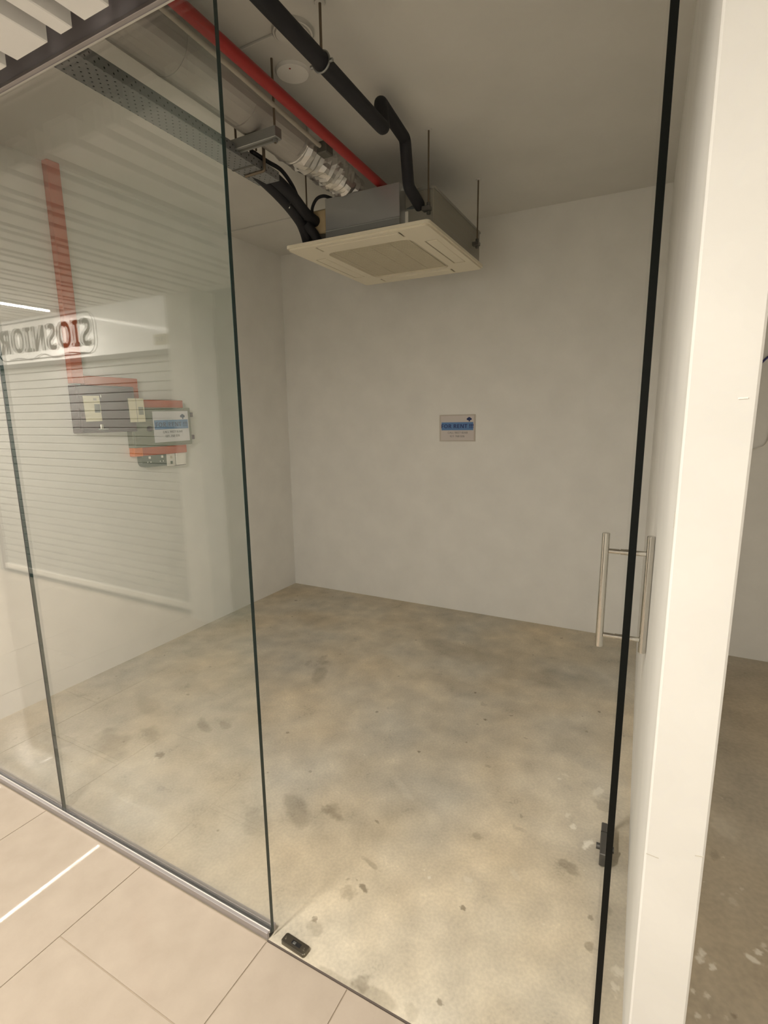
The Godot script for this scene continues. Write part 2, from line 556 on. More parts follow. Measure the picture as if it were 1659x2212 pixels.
	structure("wall_right", s[0], M.wall, s[1], "white far side wall of the neighbouring unit", "wall")
	# the partition between the two units: its face towards the room runs slightly askew
	var st := start()
	var base := [Vector2(0.024, 0.0), Vector2(0.123, 0.0), Vector2(0.045, -2.96), Vector2(-0.080, -2.96)]
	var bev := 0.004
	var ring := [Vector2(0.024, -bev), Vector2(0.024 + bev, 0.0), Vector2(0.123 - bev, 0.0), Vector2(0.123, -bev), base[2], base[3]]
	for k in ring.size():
		var a: Vector2 = ring[k]
		var b: Vector2 = ring[(k + 1) % ring.size()]
		var mid := (a + b) / 2.0 - Vector2(0.03, -1.4)
		poly(st, [Vector3(a.x, -0.1, a.y), Vector3(b.x, -0.1, b.y), Vector3(b.x, 3.0, b.y), Vector3(a.x, 3.0, a.y)], Vector3(b.y - a.y, 0, a.x - b.x) * signf((b.y - a.y) * mid.x + (a.x - b.x) * mid.y))
	var part := structure("wall_partition", st.commit(), M.wall, Vector3.ZERO, "white painted partition end between the doorway and the next unit", "wall")
	# chips and hairline cracks in the plaster of the partition's end
	var chip := mat(rgb8(246, 243, 236), 0.9)
	var crack := mat(rgb8(204, 198, 184), 0.9)
	put("plaster_chip", box(Vector3(0.014, 0.003, 0.0016), 0.0006), chip, part, Vector3(0.103, 1.638, 0.0004), Vector3(0, 0, 0.05))
	put("plaster_crack", box(Vector3(0.022, 0.0016, 0.0006)), crack, part, Vector3(0.038, 0.764, 0.0001), Vector3(0, 0, -0.06))
	put("plaster_crack", box(Vector3(0.014, 0.0016, 0.0006)), crack, part, Vector3(0.114, 0.797, 0.0001), Vector3(0, 0, 0.2))
	put("plaster_chip", box(Vector3(0.0016, 0.03, 0.004), 0.0006), crack, part, Vector3(0.0235, 1.43, -0.02))
	# shallow painted-over joints of the ceiling boards
	for j in [[-1.9, -1.33, -0.747], [-3.107, -2.30, -2.225]]:
		var o := putspan("trim_%d" % (1 if j[2] > -1.0 else 2), Vector3(j[0], 2.989, j[2] - 0.010), Vector3(j[1], 3.0, j[2] + 0.010), M.ceiling, self, 0.002)
		tag(o, "painted joint strip on the ceiling behind the round plates" if j[2] > -1.0 else "painted joint strip on the ceiling beside the air conditioner", "joint strip")
		o.set_meta("kind", "structure")
	# cables on the rear wall of the neighbouring unit
	tag(put("data_cable", tube(spline([Vector3(0.40, 1.80, -2.934), Vector3(0.50, 1.93, -2.932), Vector3(0.62, 2.02, -2.932), Vector3(0.8, 2.4, -2.934), Vector3(0.82, 3.0, -2.934)]), 0.006, 8), mat(rgb8(52, 52, 110), 0.5), self), "blue cable on the wall of the next unit", "cable")
	tag(put("thin_wire", tube(spline([Vector3(0.38, 1.33, -2.934), Vector3(0.49, 1.38, -2.932), Vector3(0.545, 1.42, -2.932), Vector3(0.56, 1.55, -2.933), Vector3(0.60, 1.8, -2.934), Vector3(0.6, 3.0, -2.934)]), 0.0035, 8), M.whiteplastic, self), "thin white wire hanging on the wall of the next unit", "wire")

# ---------------------------------------------------------------- the corridor
func corridor() -> void:
	var f := setting("floor", "cream polished tiles of the corridor floor", "floor")
	putspan("bedding", Vector3(-8.6, -0.1, 0.0), Vector3(3.6, -0.003, 2.1), M.grout, f)
	# columns of tiles: [x from, x to, z of the first joint]
	var columns := [[-0.984, -0.687, 0.62], [-0.687, -0.39, 0.62], [-0.39, 0.207, 0.296], [0.207, 0.804, 0.594], [0.804, 1.401, 0.296], [1.401, 1.998, 0.594], [1.998, 2.595, 0.296], [2.595, 3.192, 0.594]]
	var x := -0.984
	var k := 0
	while x > -8.4:
		columns.append([x - 0.598, x, 0.296 if k % 2 == 0 else 0.594])
		x -= 0.598
		k += 1
	var shapes := {}
	for c in columns:
		var z := 0.002
		var z2: float = c[2]
		while z < 1.8:
			var key := "%.3f %.3f" % [c[1] - c[0], z2 - z]
			if not shapes.has(key):
				shapes[key] = box(Vector3(c[1] - c[0] - 0.0035, 0.012, z2 - z - 0.0035), 0.0007)
			var tilt := Vector3(rng.randf_range(-0.0011, 0.0011), 0, rng.randf_range(-0.0011, 0.0011))
			put("tile", shapes[key], M.tile[rng.randi() % 3], f, Vector3((c[0] + c[1]) / 2, -0.006, (z + z2) / 2), tilt)
			z = z2
			z2 = z + 0.598
	# open ceiling: dark void, white baffles across the corridor
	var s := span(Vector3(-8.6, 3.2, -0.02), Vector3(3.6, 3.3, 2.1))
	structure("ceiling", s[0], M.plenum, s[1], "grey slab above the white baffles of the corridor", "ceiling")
	var cb := setting("ceiling", "open ceiling of white baffles of mixed widths across the corridor", "ceiling")
	var widths := [0.132, 0.045, 0.088]
	var meshes := []
	for w in widths:
		meshes.append(box(Vector3(w, 0.085, 1.62), 0.0025))
	var right := -1.370
	var i := 0
	var lamps := [-1.2535, -4.6, -6.4, 2.05]
	while right > -8.4:
		put_baffle(cb, right, i % 3, widths, meshes, lamps)
		right -= widths[i % 3] + 0.048
		i += 1
	right = -1.273
	i = 1
	while right < 3.5:
		put_baffle(cb, right, i % 3, widths, meshes, lamps)
		i += 1
		right += 0.045 + widths[i % 3]
	for z in [0.5, 1.4]:
		putspan("carrier_rail", Vector3(-8.5, 2.588, z - 0.012), Vector3(3.5, 2.62, z + 0.012), M.dark, cb)
	for e in [-8.5, 3.55]:
		s = span(Vector3(e - 0.1, -0.1, 0.0), Vector3(e + 0.0, 3.2, 2.1))
		structure("wall_left" if e < 0 else "wall_right", s[0], M.wall, s[1], "white wall closing the corridor beyond the roller shutter" if e < 0 else "white wall closing the corridor past the next unit", "wall")
	s = span(Vector3(-8.6, -0.1, -0.1), Vector3(-3.207, 3.2, 0.0))
	structure("wall_front", s[0], M.wall, s[1], "white corridor wall left of the glass front", "wall")

func put_baffle(parent: Node, right: float, kind: int, widths: Array, meshes: Array, lamps: Array) -> void:
	var c: float = right - widths[kind] / 2.0
	for l in lamps:
		if absf(l - c) < widths[kind] / 2.0 + 0.017:
			return
	put("baffle", meshes[kind], M.baffle, parent, Vector3(c, 2.5425, 0.133 + 0.81))

# ---------------------------------------------------------------- glass front
func shop_front() -> void:
	# bulkhead over the glass: dark towards the corridor, white inside
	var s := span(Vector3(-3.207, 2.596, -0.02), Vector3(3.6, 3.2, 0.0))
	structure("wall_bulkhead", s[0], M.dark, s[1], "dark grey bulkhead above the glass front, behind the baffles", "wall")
	s = span(Vector3(-3.107, 2.6, -0.03), Vector3(3.5, 3.0, -0.02))
	structure("wall_bulkhead", s[0], M.wall, s[1], "white inner face of the bulkhead over the glass front", "wall")
	s = span(Vector3(-3.107, 2.587, -0.008), Vector3(0.024, 2.597, 0.003), 0.001)
	structure("trim_3", s[0], M.aluminium, s[1], "light aluminium head channel along the top of the glass front", "channel")
	# the floor channel, open at the top: two lips and a bed
	var ch := setting("trim_4", "low aluminium floor channel holding the fixed glass panels", "channel")
	putspan("outer_lip", Vector3(-3.107, 0.0, -0.011), Vector3(-0.985, 0.024, -0.001), M.aluminium, ch, 0.0015)
	putspan("inner_lip", Vector3(-3.107, 0.0, -0.043), Vector3(-0.985, 0.024, -0.030), M.aluminium, ch, 0.0015)
	putspan("bed", Vector3(-3.107, 0.0, -0.030), Vector3(-0.985, 0.015, -0.011), M.silicone, ch)
	putspan("gasket", Vector3(-3.107, 0.015, -0.0145), Vector3(-0.985, 0.024, -0.011), mat(rgb8(214, 208, 200), 0.6), ch)
	for k in 2:
		var x0: float = [-3.105, -2.081][k]
		var x1: float = [-2.087, -0.98][k]
		var t := setting("window_%d" % (k + 1), ["fixed frameless glass panel beside the white side wall", "fixed frameless glass panel with a free dark green edge at the doorway"][k], "glass panel", Vector3((x0 + x1) / 2, 0, -0.0205))
		var w := x1 - x0
		put("pane", glass_pane(w, 2.575, 0.012), M.glass, t, Vector3(0, 0.015 + 1.2875, 0))
		for sx in [-1, 1]:
			put("polished_edge", box(Vector3(0.001, 2.575, 0.0118)), M.edge, t, Vector3(sx * (w / 2 + 0.0003), 0.015 + 1.2875, 0))
	s = span(Vector3(-2.0868, 0.015, -0.0265), Vector3(-2.0812, 2.59, -0.0145))
	structure("trim_5", s[0], M.silicone, s[1], "thin dark sealant joint between the two fixed glass panels", "sealant")
	# dark gap between the tiles and the concrete in the doorway
	s = span(Vector3(-0.985, -0.006, -0.0035), Vector3(0.024, 0.0004, 0.0015))
	structure("trim_6", s[0], mat(rgb8(92, 82, 74), 0.8), s[1], "thin dark joint between the corridor tiles and the concrete in the doorway", "joint")
	# the strike box of the door's floor lock
	var b := thing("floor_strike", "small dark metal strike box on the concrete beside the glass edge", "strike plate", Vector3(-0.895, 0, -0.026))
	b.rotation.y = -0.05
	var st := start()
	var hx := 0.047
	var hz := 0.0165
	skin(st, [rrect(hx, hz, 0.008, 0.0), rrect(hx, hz, 0.008, 0.010), rrect(hx - 0.002, hz - 0.002, 0.007, 0.012)])
	put("box_wall", st.commit(), M.bronze, b)
	var st2 := start()
	var loop := rrect(hx - 0.002, hz - 0.002, 0.007, 0.012)
	poly(st2, loop, Vector3.UP)
	put("cover", st2.commit(), M.bronze, b)
	put("keep", box(Vector3(0.034, 0.0016, 0.013), 0.0005), M.black, b, Vector3(0.004, 0.0122, 0))
	put("bolt_socket", box(Vector3(0.010, 0.004, 0.008), 0.001), M.zinc, b, Vector3(-0.002, 0.0125, 0.001))
	for sx in [-1, 1]:
		put("screw", tube([Vector3(0, 0, 0), Vector3(0, 0.0022, 0), Vector3(0, 0.003, 0)], [0.0042, 0.0042, 0.003], 12), M.steel, b, Vector3(sx * 0.036, 0.0118, 0.001))

# ---------------------------------------------------------------- the open door
func open_door() -> void:
	# swung into the unit on its pivot; local x runs from the hinge edge to the free edge
	var d := setting("door_1", "frameless glass door standing open, seen edge-on, with steel pull handle", "door", Vector3(-0.0375, 0, 0.035))
	var dir := Vector3(-0.0535, 0, -0.965).normalized()
	d.basis = Basis(dir, Vector3.UP, dir.cross(Vector3.UP))
	var w := 0.965
	put("pane", glass_pane(w, 2.56, 0.012), M.glass, d, Vector3(w / 2, 1.29, 0))
	put("polished_edge", box(Vector3(0.001, 2.56, 0.0124)), M.dooredge, d, Vector3(-0.0005, 1.29, 0))
	put("polished_edge", box(Vector3(0.001, 2.56, 0.0118)), M.edge, d, Vector3(w + 0.0005, 1.29, 0))
	put("polished_edge", box(Vector3(w, 0.001, 0.0118)), M.dooredge, d, Vector3(w / 2, 0.0095, 0))
	put("polished_edge", box(Vector3(w, 0.001, 0.0118)), M.dooredge, d, Vector3(w / 2, 2.5705, 0))
	# patch lock at the free bottom corner
	var p := put("patch_lock", box(Vector3(0.164, 0.052, 0.034), 0.003), M.darkmetal, d, Vector3(w - 0.083, 0.034, 0))
	p.set_meta("label", "dark metal patch lock at the bottom corner of the door")
	put("lock_cylinder", tube([Vector3(0, 0, -0.030), Vector3(0, 0, 0.030)], 0.011, 16), M.darkmetal, p, Vector3(-0.02, 0.002, 0))
	put("bolt", tube([Vector3(0, -0.03, 0), Vector3(0, -0.02, 0)], 0.006, 12), M.steel, p, Vector3(-0.02, 0, 0))
	put("cover_seam", box(Vector3(0.002, 0.053, 0.035)), M.black, p, Vector3(0.03, 0, 0))
	var pv := put("pivot_patch", box(Vector3(0.15, 0.05, 0.032), 0.003), M.darkmetal, d, Vector3(0.076, 0.034, 0))
	put("spindle", tube([Vector3(0, -0.04, 0), Vector3(0, -0.02, 0)], 0.012, 12), M.steel, pv, Vector3(-0.01, 0.006, 0))
	put("pivot_patch", box(Vector3(0.15, 0.05, 0.032), 0.003), M.darkmetal, d, Vector3(0.076, 2.55, 0))
	# pull handle: a bar on each side, joined through the glass
	var h := Node3D.new()
	h.name = "pull_handle"
	d.add_child(h, true)
	h.position = Vector3(w - 0.08, 0, 0)
	h.set_meta("label", "polished steel pull handle, one bar on each face of the glass")
	for s in [-1, 1]:
		var z: float = s * 0.068
		put("bar", tube([Vector3(0, 0.812, z), Vector3(0, 0.8135, z), Vector3(0, 1.2165, z), Vector3(0, 1.218, z)], [0.011, 0.0125, 0.0125, 0.011], 24), M.steel, h)
		for y in [0.856, 1.157]:
			put("standoff", tube([Vector3(0, y, s * 0.057), Vector3(0, y, s * 0.024), Vector3(0, y, s * 0.0235), Vector3(0, y, s * 0.0205), Vector3(0, y, s * 0.020), Vector3(0, y, s * 0.006)], [0.0085, 0.0085, 0.0072, 0.0072, 0.0098, 0.0098], 18), M.steel, h)

# ---------------------------------------------------------------- cassette air conditioner
func air_conditioner() -> void:
	var a := thing("cassette_air_conditioner", "white square cassette air conditioner hanging on rods from the ceiling", "air conditioner", Vector3(-1.5625, 2.54, -2.015))
	a.rotation.y = deg_to_rad(1.2)
	# decoration panel with a square opening
	var hx := 0.4375
	var hz := 0.4725
	var slots := [[0.0, 0.395, 0.50, 0.075], [0.0, -0.395, 0.50, 0.075], [0.355, 0.0, 0.065, 0.46], [-0.355, 0.0, 0.065, 0.46]]
	var panel := CSGCombiner3D.new()
	panel.name = "panel"
	panel.material_override = M.acplastic
	a.add_child(panel, true)
	for layer in [[hx, hz, 0.022, 0.010, 0.016, 0], [hx - 0.010, hz - 0.010, 0.020, 0.0, 0.0105, 0], [0.268, 0.318, 0.055, -0.01, 0.024, 2]]:
		var outline := PackedVector2Array()
		for q in rrect(layer[0], layer[1], layer[2], 0.0):
			outline.append(Vector2(q.x, q.z))
		var plate := CSGPolygon3D.new()
		plate.name = "panel_layer"
		plate.polygon = outline
		plate.depth = layer[4]
		plate.operation = layer[5]
		panel.add_child(plate, true)
		plate.rotation.x = PI / 2
		plate.position.y = layer[3]
	for v in slots:
		var cut := CSGBox3D.new()
		cut.name = "air_slot"
		cut.size = Vector3(v[2] + (0.022 if v[2] > v[3] else 0.008), 0.05, v[3] + (0.008 if v[2] > v[3] else 0.022))
		cut.operation = CSGShape3D.OPERATION_SUBTRACTION
		panel.add_child(cut, true)
		cut.position = Vector3(v[0], -0.003, v[1])
	# intake grille: frame face and slats, too fine to tell apart
	var g := start()
	add_box(g, Vector3(0.52, 0.004, 0.62), Vector3(0, 0.012, 0))
	for k in 40:
		add_box(g, Vector3(0.49, 0.004, 0.006), Vector3(0, 0.0085, -0.29 + k * 0.01487), 0.001)
	for k in 5:
		add_box(g, Vector3(0.006, 0.005, 0.59), Vector3(-0.24 + k * 0.12, 0.0085, 0))
	var gr := put("intake_grille", g.commit(), M.acgrille, a)
	gr.set_meta("label", "grey brown slatted intake grille")
	gr.set_meta("kind", "stuff")
	for v in slots:
		put("louvre", box(Vector3(v[2], 0.008, v[3]), 0.003), M.acplastic, a, Vector3(v[0] + (0.003 if v[2] < v[3] else 0.0), 0.002, v[1] - (0.003 if v[2] > v[3] else 0.0)))
	# sheet metal body over the panel
	putspan("body", Vector3(-0.375, 0.026, -0.40), Vector3(0.43, 0.205, 0.385), mat(rgb8(146, 142, 130), 0.5, 0.5), a, 0.004)
	putspan("body_flange", Vector3(-0.38, 0.195, -0.405), Vector3(0.435, 0.209, 0.39), mat(rgb8(150, 148, 140), 0.5, 0.5), a, 0.002)
	for k in 3:
		putspan("seam", Vector3(0.430, 0.06 + k * 0.045, -0.36), Vector3(0.4304, 0.0615 + k * 0.045, 0.34), M.zinc, a)
	putspan("drain_cover", Vector3(0.17, 0.045, 0.385), Vector3(0.29, 0.11, 0.392), M.whiteplastic, a, 0.002)
	putspan("valve_cover", Vector3(-0.335, 0.08, 0.385), Vector3(-0.20, 0.20, 0.41), M.beige, a, 0.006)
	# supply plenum on the side towards the door
	var p := putspan("duct_plenum", Vector3(-0.173, 0.030, 0.385), Vector3(0.273, 0.228, 0.457), M.zinc_box, a, 0.002)
	p.set_meta("label", "galvanised duct box on the side of the air conditioner")
	put("plenum_lip", box(Vector3(0.446, 0.004, 0.006), 0.001), M.zinc, p, Vector3(0, -0.062, 0.038))
	put("plenum_base", box(Vector3(0.446, 0.03, 0.008), 0.001), M.zinc, p, Vector3(0, -0.082, 0.034))
	# hanger brackets and threaded rods up to the ceiling
	for r in [[0.405, 0.36], [0.37, -0.27], [-0.335, 0.355], [-0.335, -0.27]]:
		var rod := put("hanger_rod", tube([Vector3(0, 0.09, 0), Vector3(0, 0.46, 0)], 0.0045, 10), M.rod, a, Vector3(r[0], 0, r[1] + (0.035 if r[1] > 0 else 0.0)) if r[0] > 0 and r[1] > 0 else Vector3(r[0] if r[1] > 0 else r[0] + (0.085 if r[0] > 0 else -0.06), 0, r[1] + (0.04 if r[1] > 0 else 0.0)))
		put("bracket", box(Vector3(0.045, 0.022, 0.04), 0.003), M.darkmetal, rod, Vector3(-0.008 * signf(r[0]), 0.10, 0))
		put("nut", tube([Vector3(0, 0.116, 0), Vector3(0, 0.128, 0)], 0.010, 6), M.darkmetal, rod)
		put("nut", tube([Vector3(0, 0.074, 0), Vector3(0, 0.086, 0)], 0.010, 6), M.darkmetal, rod)
		put("anchor", disc(0.016, 0.006, 0.002, 16), M.ceiling, rod, Vector3(0, 0.46, 0))

# ---------------------------------------------------------------- pipes, ducts and trays under the ceiling
func ceiling_services() -> void:
	var t := thing("sprinkler_pipe", "straight red sprinkler pipe running under the ceiling to the air conditioner", "pipe")
	put("pipe", tube([Vector3(-1.262, 2.8, 1.7), Vector3(-1.332, 2.8, 0.0), Vector3(-1.440, 2.8, -2.1)], 0.0215, 18), M.red, t)
	put("end_cap", tube([Vector3(-1.437, 2.8, -2.06), Vector3(-1.441, 2.8, -2.12)], 0.026, 18), M.red, t)
	# insulated condensate drain with its riser
	t = thing("drain_pipe", "black insulated drain pipe stepping up and down to the air conditioner", "pipe")
	put("insulation", tube(rounded([Vector3(-1.128, 2.82, -0.05), Vector3(-1.165, 2.82, -1.185), Vector3(-1.19, 2.935, -1.20), Vector3(-1.222, 2.925, -1.51), Vector3(-1.208, 2.715, -1.52), Vector3(-1.203, 2.665, -1.645)], 0.022, 4), 0.0285, 18), M.rubber, t)
	put("outlet_stub", tube([Vector3(-1.190, 2.668, -1.652), Vector3(-1.325, 2.660, -1.656)], 0.019, 14), mat(rgb8(70, 76, 76), 0.6), t)
	var cl := Node3D.new()
	cl.name = "pipe_hanger"
	t.add_child(cl, true)
	cl.position = Vector3(-1.149, 2.82, -0.70)
	put("rod", tube([Vector3(0, 0.03, 0), Vector3(0, 0.18, 0)], 0.005, 10), M.rod, cl)
	var ring := []
	for k in 25:
		ring.append(Vector3(cos(TAU * k / 24.0) * 0.032, sin(TAU * k / 24.0) * 0.032, 0))
	put("clamp", tube(ring, 0.0042, 8), M.zinc, cl)
	for sx in [-1, 1]:
		put("bolt", tube([Vector3(sx * 0.034, -0.006, 0), Vector3(sx * 0.046, -0.006, 0)], 0.006, 8), M.zinc, cl)
	put("anchor", disc(0.02, 0.006, 0.002, 16), M.ceiling, cl, Vector3(0, 0.18, 0))
	# foil duct, crinkled towards the plenum
	t = thing("foil_duct", "silver foil duct on a strut, crinkled near the air conditioner", "duct")
	put("straight_run", tube([Vector3(-1.572, 2.855, -0.05), Vector3(-1.580, 2.855, -0.3), Vector3(-1.588, 2.855, -0.6), Vector3(-1.598, 2.855, -0.9), Vector3(-1.606, 2.855, -1.12)], 0.094, 28, 0.008, 3), M.lagging, t)
	var fp := []
	var fr := []
	var curve := spline([Vector3(-1.606, 2.855, -1.10), Vector3(-1.611, 2.855, -1.25), Vector3(-1.616, 2.852, -1.40), Vector3(-1.620, 2.845, -1.54), Vector3(-1.620, 2.815, -1.66)], 9)
	for k in curve.size():
		fp.append(curve[k])
		fr.append(0.094 - 0.022 * k / float(curve.size()) + (0.007 if k % 2 == 0 else -0.004))
	put("crinkled_end", tube(fp, fr, 26, 0.020, 5), M.foil, t)
	for z in [-0.45, -0.8]:
		put("foil_tape", tube([Vector3(-1.570 + (z - 0.03) * 0.032, 2.855, z - 0.03), Vector3(-1.570 + (z + 0.03) * 0.032, 2.855, z + 0.03)], 0.0965, 28, 0.002, 8), M.lagging, t)
	t = thing("duct_strut", "grey steel strut on threaded rods carrying the foil duct", "strut", Vector3(-1.585, 2.735, -0.845))
	put("channel", box(Vector3(0.245, 0.040, 0.040), 0.002), M.zinc, t)
	put("channel_slot", box(Vector3(0.23, 0.002, 0.014)), M.darkmetal, t, Vector3(0, -0.0195, 0))
	for sx in [-1, 1]:
		put("rod", tube([Vector3(sx * 0.104, -0.035, 0), Vector3(sx * 0.104, 0.265, 0)], 0.0048, 10), M.rod, t)
		put("nut", tube([Vector3(sx * 0.104, -0.032, 0), Vector3(sx * 0.104, -0.021, 0)], 0.010, 6), M.zinc, t)
	# white conduit ending in a dark box
	t = thing("conduit", "thin beige conduit beside the foil duct ending in a dark grey box", "conduit")
	put("pipe", tube([Vector3(-1.435, 2.84, -0.05), Vector3(-1.462, 2.836, -0.60), Vector3(-1.500, 2.832, -1.19)], 0.009, 12), mat(rgb8(168, 161, 147), 0.6), t)
	put("junction_box", box(Vector3(0.055, 0.05, 0.06), 0.004), mat(rgb8(84, 82, 74), 0.6), t, Vector3(-1.497, 2.83, -1.225))
	# perforated cable tray
	t = thing("cable_tray", "perforated galvanised cable tray carrying black refrigerant pipes", "cable tray")
	var img := Image.create(64, 64, false, Image.FORMAT_RGBA8)
	img.fill(Color(0.55, 0.56, 0.56, 1))
	for hole in [[16, 16], [48, 48]]:
		for y in 64:
			for x in 64:
				if Vector2(x - hole[0], (y - hole[1])).length() < 6.5:
					img.set_pixel(x, y, Color(0.55, 0.56, 0.56, 0))
	var perf := mat(Color.WHITE, 0.42, 0.6)
	perf.albedo_texture = ImageTexture.create_from_image(img)
	perf.transparency = BaseMaterial3D.TRANSPARENCY_ALPHA_SCISSOR
	perf.alpha_scissor_threshold = 0.5
	perf.uv1_triplanar = true
	perf.uv1_scale = Vector3.ONE * 30.0
	var ta := Vector3(-1.712, 2.70, -0.05)
	var tb := Vector3(-1.747, 2.70, -1.12)
	var tray := Node3D.new()
	tray.name = "tray"
	t.add_child(tray, true)
	tray.position = (ta + tb) / 2
	tray.rotation.y = atan2(-(tb.x - ta.x), -(tb.z - ta.z))
	var tl := (tb - ta).length()
	put("tray_floor", box(Vector3(0.118, 0.0012, tl)), perf, tray)
	for sx in [-1, 1]:
		put("tray_side", box(Vector3(0.0012, 0.038, tl)), perf, tray, Vector3(sx * 0.059, 0.019, 0))
	put("joint_strip", box(Vector3(0.122, 0.0018, 0.012)), M.darkmetal, tray, Vector3(0, -0.001, -tl / 2 + 0.18))
	var hz := [-1.0]
	for z in hz:
		var hk := Node3D.new()
		hk.name = "tray_hanger"
		t.add_child(hk, true)
		hk.position = Vector3(-1.651 + z * 0.033, 2.70, z)
		put("rod", tube([Vector3(-0.03, 0.085, 0), Vector3(-0.03, 0.30, 0)], 0.0045, 8), M.rod, hk)
		put("hook", tube(rounded([Vector3(-0.05, 0.115, 0), Vector3(0.012, 0.115, 0), Vector3(0.012, -0.004, 0), Vector3(-0.10, -0.004, 0)], 0.012, 4), 0.007, 8), M.rod, hk)
	# refrigerant pipes and cables lying in the tray and dropping to the unit
	t = thing("refrigerant_pipes", "pair of black insulated refrigerant pipes dropping from the tray to the air conditioner", "pipes")
	put("suction_line", tube(spline([Vector3(-1.700, 2.732, -0.05), Vector3(-1.712, 2.732, -0.5), Vector3(-1.722, 2.732, -0.95), Vector3(-1.733, 2.730, -1.12), Vector3(-1.768, 2.715, -1.32), Vector3(-1.812, 2.692, -1.50), Vector3(-1.825, 2.685, -1.63)]), 0.029, 16), M.rubber, t)
	put("liquid_line", tube(spline([Vector3(-1.742, 2.727, -0.05), Vector3(-1.755, 2.727, -0.5), Vector3(-1.766, 2.727, -0.95), Vector3(-1.780, 2.718, -1.12), Vector3(-1.812, 2.692, -1.32), Vector3(-1.850, 2.662, -1.48), Vector3(-1.872, 2.63, -1.555), Vector3(-1.885, 2.585, -1.60)]), 0.026, 16), M.rubber, t)
	put("wrapped_tail", tube(spline([Vector3(-1.86, 2.67, -1.50), Vector3(-1.872, 2.63, -1.57), Vector3(-1.872, 2.575, -1.60)]), 0.018, 12), M.rubber, t)
	put("wrapped_tail", tube(spline([Vector3(-1.84, 2.66, -1.52), Vector3(-1.825, 2.62, -1.58), Vector3(-1.81, 2.58, -1.60)]), 0.026, 12), M.rubber, t)
	put("cable_tie", tube([Vector3(-1.790, 2.690, -1.33), Vector3(-1.800, 2.668, -1.335)], 0.003, 6), M.whiteplastic, t)
	tag(put("control_cable", tube(spline([Vector3(-1.70, 2.762, -0.95), Vector3(-1.715, 2.770, -1.08), Vector3(-1.735, 2.783, -1.20), Vector3(-1.765, 2.765, -1.32), Vector3(-1.785, 2.725, -1.40), Vector3(-1.83, 2.68, -1.55)]), 0.0095, 10), M.rubber, self), "thin black cable looping beside the refrigerant pipes", "cable")
	tag(put("power_cable", tube(spline([Vector3(-1.700, 2.775, -1.585), Vector3(-1.745, 2.793, -1.575), Vector3(-1.79, 2.785, -1.57), Vector3(-1.825, 2.745, -1.575), Vector3(-1.84, 2.70, -1.60)]), 0.0085, 10), M.rubber, self), "short black cable curving from the duct box to the air conditioner", "cable")
	# round plates on the ceiling
	t = thing("ceiling_plate", "white round plate with a small red mark on the ceiling", "ceiling plate", Vector3(-1.456, 3.0, -0.946))
	put("plate", disc(0.068, 0.012, 0.004), mat(rgb8(248, 246, 240), 0.5), t)
	put("red_mark", disc(0.004, 0.001, 0.0003, 12), M.red, t, Vector3(0.012, -0.012, 0.034))
	t = thing("ceiling_plate", "round painted cover on the ceiling above the black drain pipe", "ceiling plate", Vector3(-1.313, 3.0, -0.763))
	put("rim", disc(0.076, 0.014, 0.004), M.ceiling, t)
	put("plate", disc(0.066, 0.018, 0.004), M.ceiling, t)

